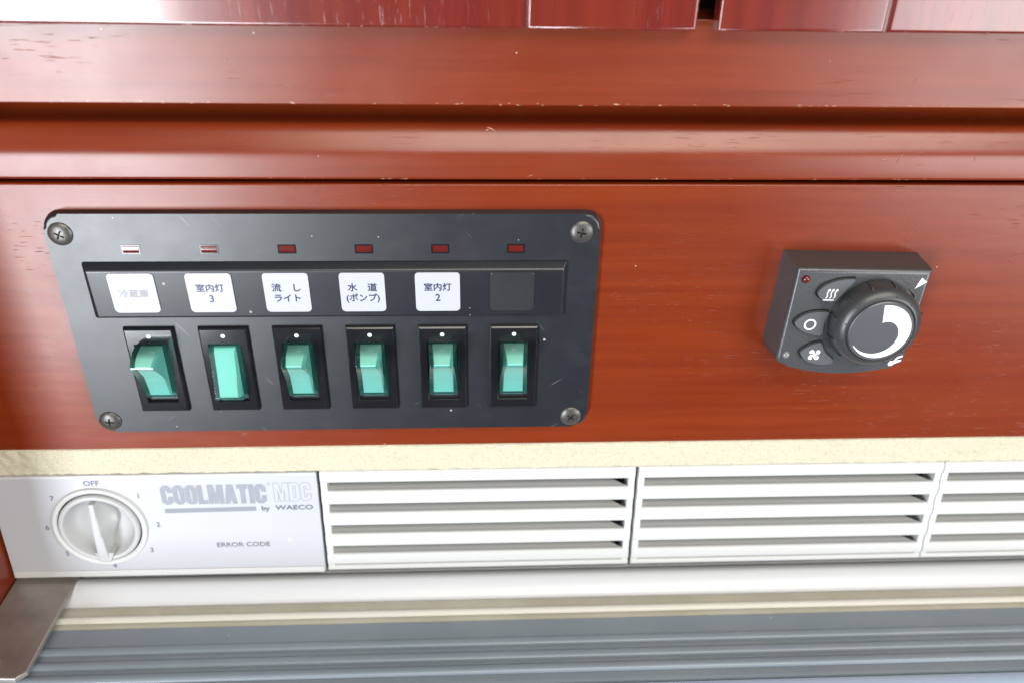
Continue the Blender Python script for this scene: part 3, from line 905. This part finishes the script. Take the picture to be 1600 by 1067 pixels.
# --- louvred vents
def lip_prof(z0, z1):                      # rounded front lip of a louvre
    return [(1.0, z0), (0.45, z0-0.25), (0.15, z0-0.8), (0.0, (z0+z1)/2), (0.12, z1+0.8), (0.4, z1+0.25), (0.9, z1), (2.0, z1+0.1), (2.0, z0-0.15)]
def shelf_prof(z0, z1, d=9.0):             # its shelf running back into the grille
    return [(2.0, z0-0.15), (2.0, z1+0.1), (d, z1+0.6), (d, z0+0.4)]
BARS = [(-0.0, -4.9), (-8.2, -13.9), (-17.3, -22.9), (-26.4, -32.0), (-35.2, -40.0), (-40.35, -42.6)]
for k, x0 in enumerate((-52.2, 57.7, 166.8, 275.9)):
    x1 = x0+108.8 if k < 3 else 318
    vg = box('vent_grille', x0+0.3, x1-0.3, 9.2, 9.8, -42.0, -0.6, 'dark', fr, bevel=0, xf=on_f)
    box('end_plate', x0, x0+2.3, 0.5, 8.5, -42.5, -0.1, 'fridge_white', vg, bevel=0.15, xf=on_f)
    box('end_plate', x1-2.3, x1, 0.5, 8.5, -42.5, -0.1, 'fridge_white', vg, bevel=0.15, xf=on_f)
    for i, (za, zb) in enumerate(BARS):
        sl = extrude_x('slat', lip_prof(za, zb), x0+0.05, x1-0.05, 'fridge_white', vg, on_f, smooth=50)
        if i < 5:
            bm = bmesh.new()
            L = [bm.verts.new((x0+2.3, y, z)) for y, z in shelf_prof(za, zb)]
            R_ = [bm.verts.new((x1-(3.5 if y < 3 else 11.0), y, z)) for y, z in shelf_prof(za, zb)]
            bm.faces.new(L); bm.faces.new(R_[::-1])
            for q in range(4):
                bm.faces.new((L[q], L[(q+1) % 4], R_[(q+1) % 4], R_[q]))
            v = finish('slat_shelf', bm, 'fridge_white', vg, on_f)

# --- flange, seal and door top
x0, x1 = -162.6, 318
def bead(y0, y1, z, h, n=10):
    return [(y0+(y1-y0)*k/n, z+h*math.sin(math.pi*k/n)) for k in range(n+1)]
flange = extrude_x('flange', [(3.5, -233), (3.5, -230.2), (0.2, -230.2)] + bead(0.0, -13.6, -230.6, 4.0, 16) + [(-13.8, -231.4), (-13.8, -233)], x0, x1, 'silver', fr, smooth=50)
extrude_x('door_seal', [(-14.0, -236), (-14.0, -231.2), (-15.2, -230.8), (-16.6, -231.1), (-18.0, -231.6), (-18.2, -236)], x0, x1, 'seal', fr, smooth=60)
dr = extrude_x('fridge_door', [(-18.3, -300), (-18.3, -231.4), (-24.2, -231.4), (-24.2, -230.6), (-48.4, -230.6), (-49.6, -231.2), (-50.2, -232.6), (-50.2, -300)], x0, x1, 'door_grey', fr, smooth=30)
extrude_x('door_lip', [(-18.4, -231.3), (-18.4, -230.5)] + bead(-18.5, -21.4, -230.5, 0.9, 8) + [(-21.5, -231.3)], x0, x1, 'cream_lip', dr, smooth=60)
extrude_x('lip_seal', [(-21.6, -231.3), (-21.6, -230.7), (-22.4, -230.5), (-23.6, -230.7), (-24.1, -231.3)], x0, x1, 'seal', dr, smooth=60)
for y in (-33.6, -39.3, -44.6):
    extrude_x('rib', [(y+1.9, -230.55)] + [(y+1.7*math.cos(math.pi*k/10), -230.5+1.25*math.sin(math.pi*k/10)) for k in range(11)] + [(y-1.9, -230.55)], x0, x1, 'door_grey', dr, smooth=60)
extrude_x('front_trim', [(-50.25, -300), (-50.25, -232.2), (-50.8, -231.0), (-52.2, -230.7), (-56.5, -232.0), (-58.5, -236), (-58.8, -300)], x0, x1, 'door_front', dr, smooth=50)

# --- hinge bracket
bm = bmesh.new()
pts = [(-163.0, 4.0), (-141.6, 4.0), (-141.6, -44.5), (-144.2, -47.2), (-163.0, -46.2)]
T_v = [bm.verts.new((x, y, -225.6)) for x, y in pts]; B_v = [bm.verts.new((x, y, -227.4)) for x, y in pts]
ft = bm.faces.new(T_v); bm.faces.new(B_v[::-1])
for i in range(5):
    bm.faces.new((T_v[i], B_v[i], B_v[(i+1) % 5], T_v[(i+1) % 5]))
bev(bm, 0.55, 3, list(ft.edges))
bk = finish('hinge_bracket', bm, 'bracket', fr, smooth=40)
bk['label'] = 'worn grey steel hinge bracket'
# hinge pin head on the bracket
bm = bmesh.new()
bmesh.ops.create_cone(bm, cap_ends=True, segments=32, radius1=4.2, radius2=3.6, depth=1.2)
bmesh.ops.translate(bm, verts=bm.verts[:], vec=(-155.5, -41.5, -225.05))
finish('hinge_pin', bm, 'bracket', bk, smooth=35)
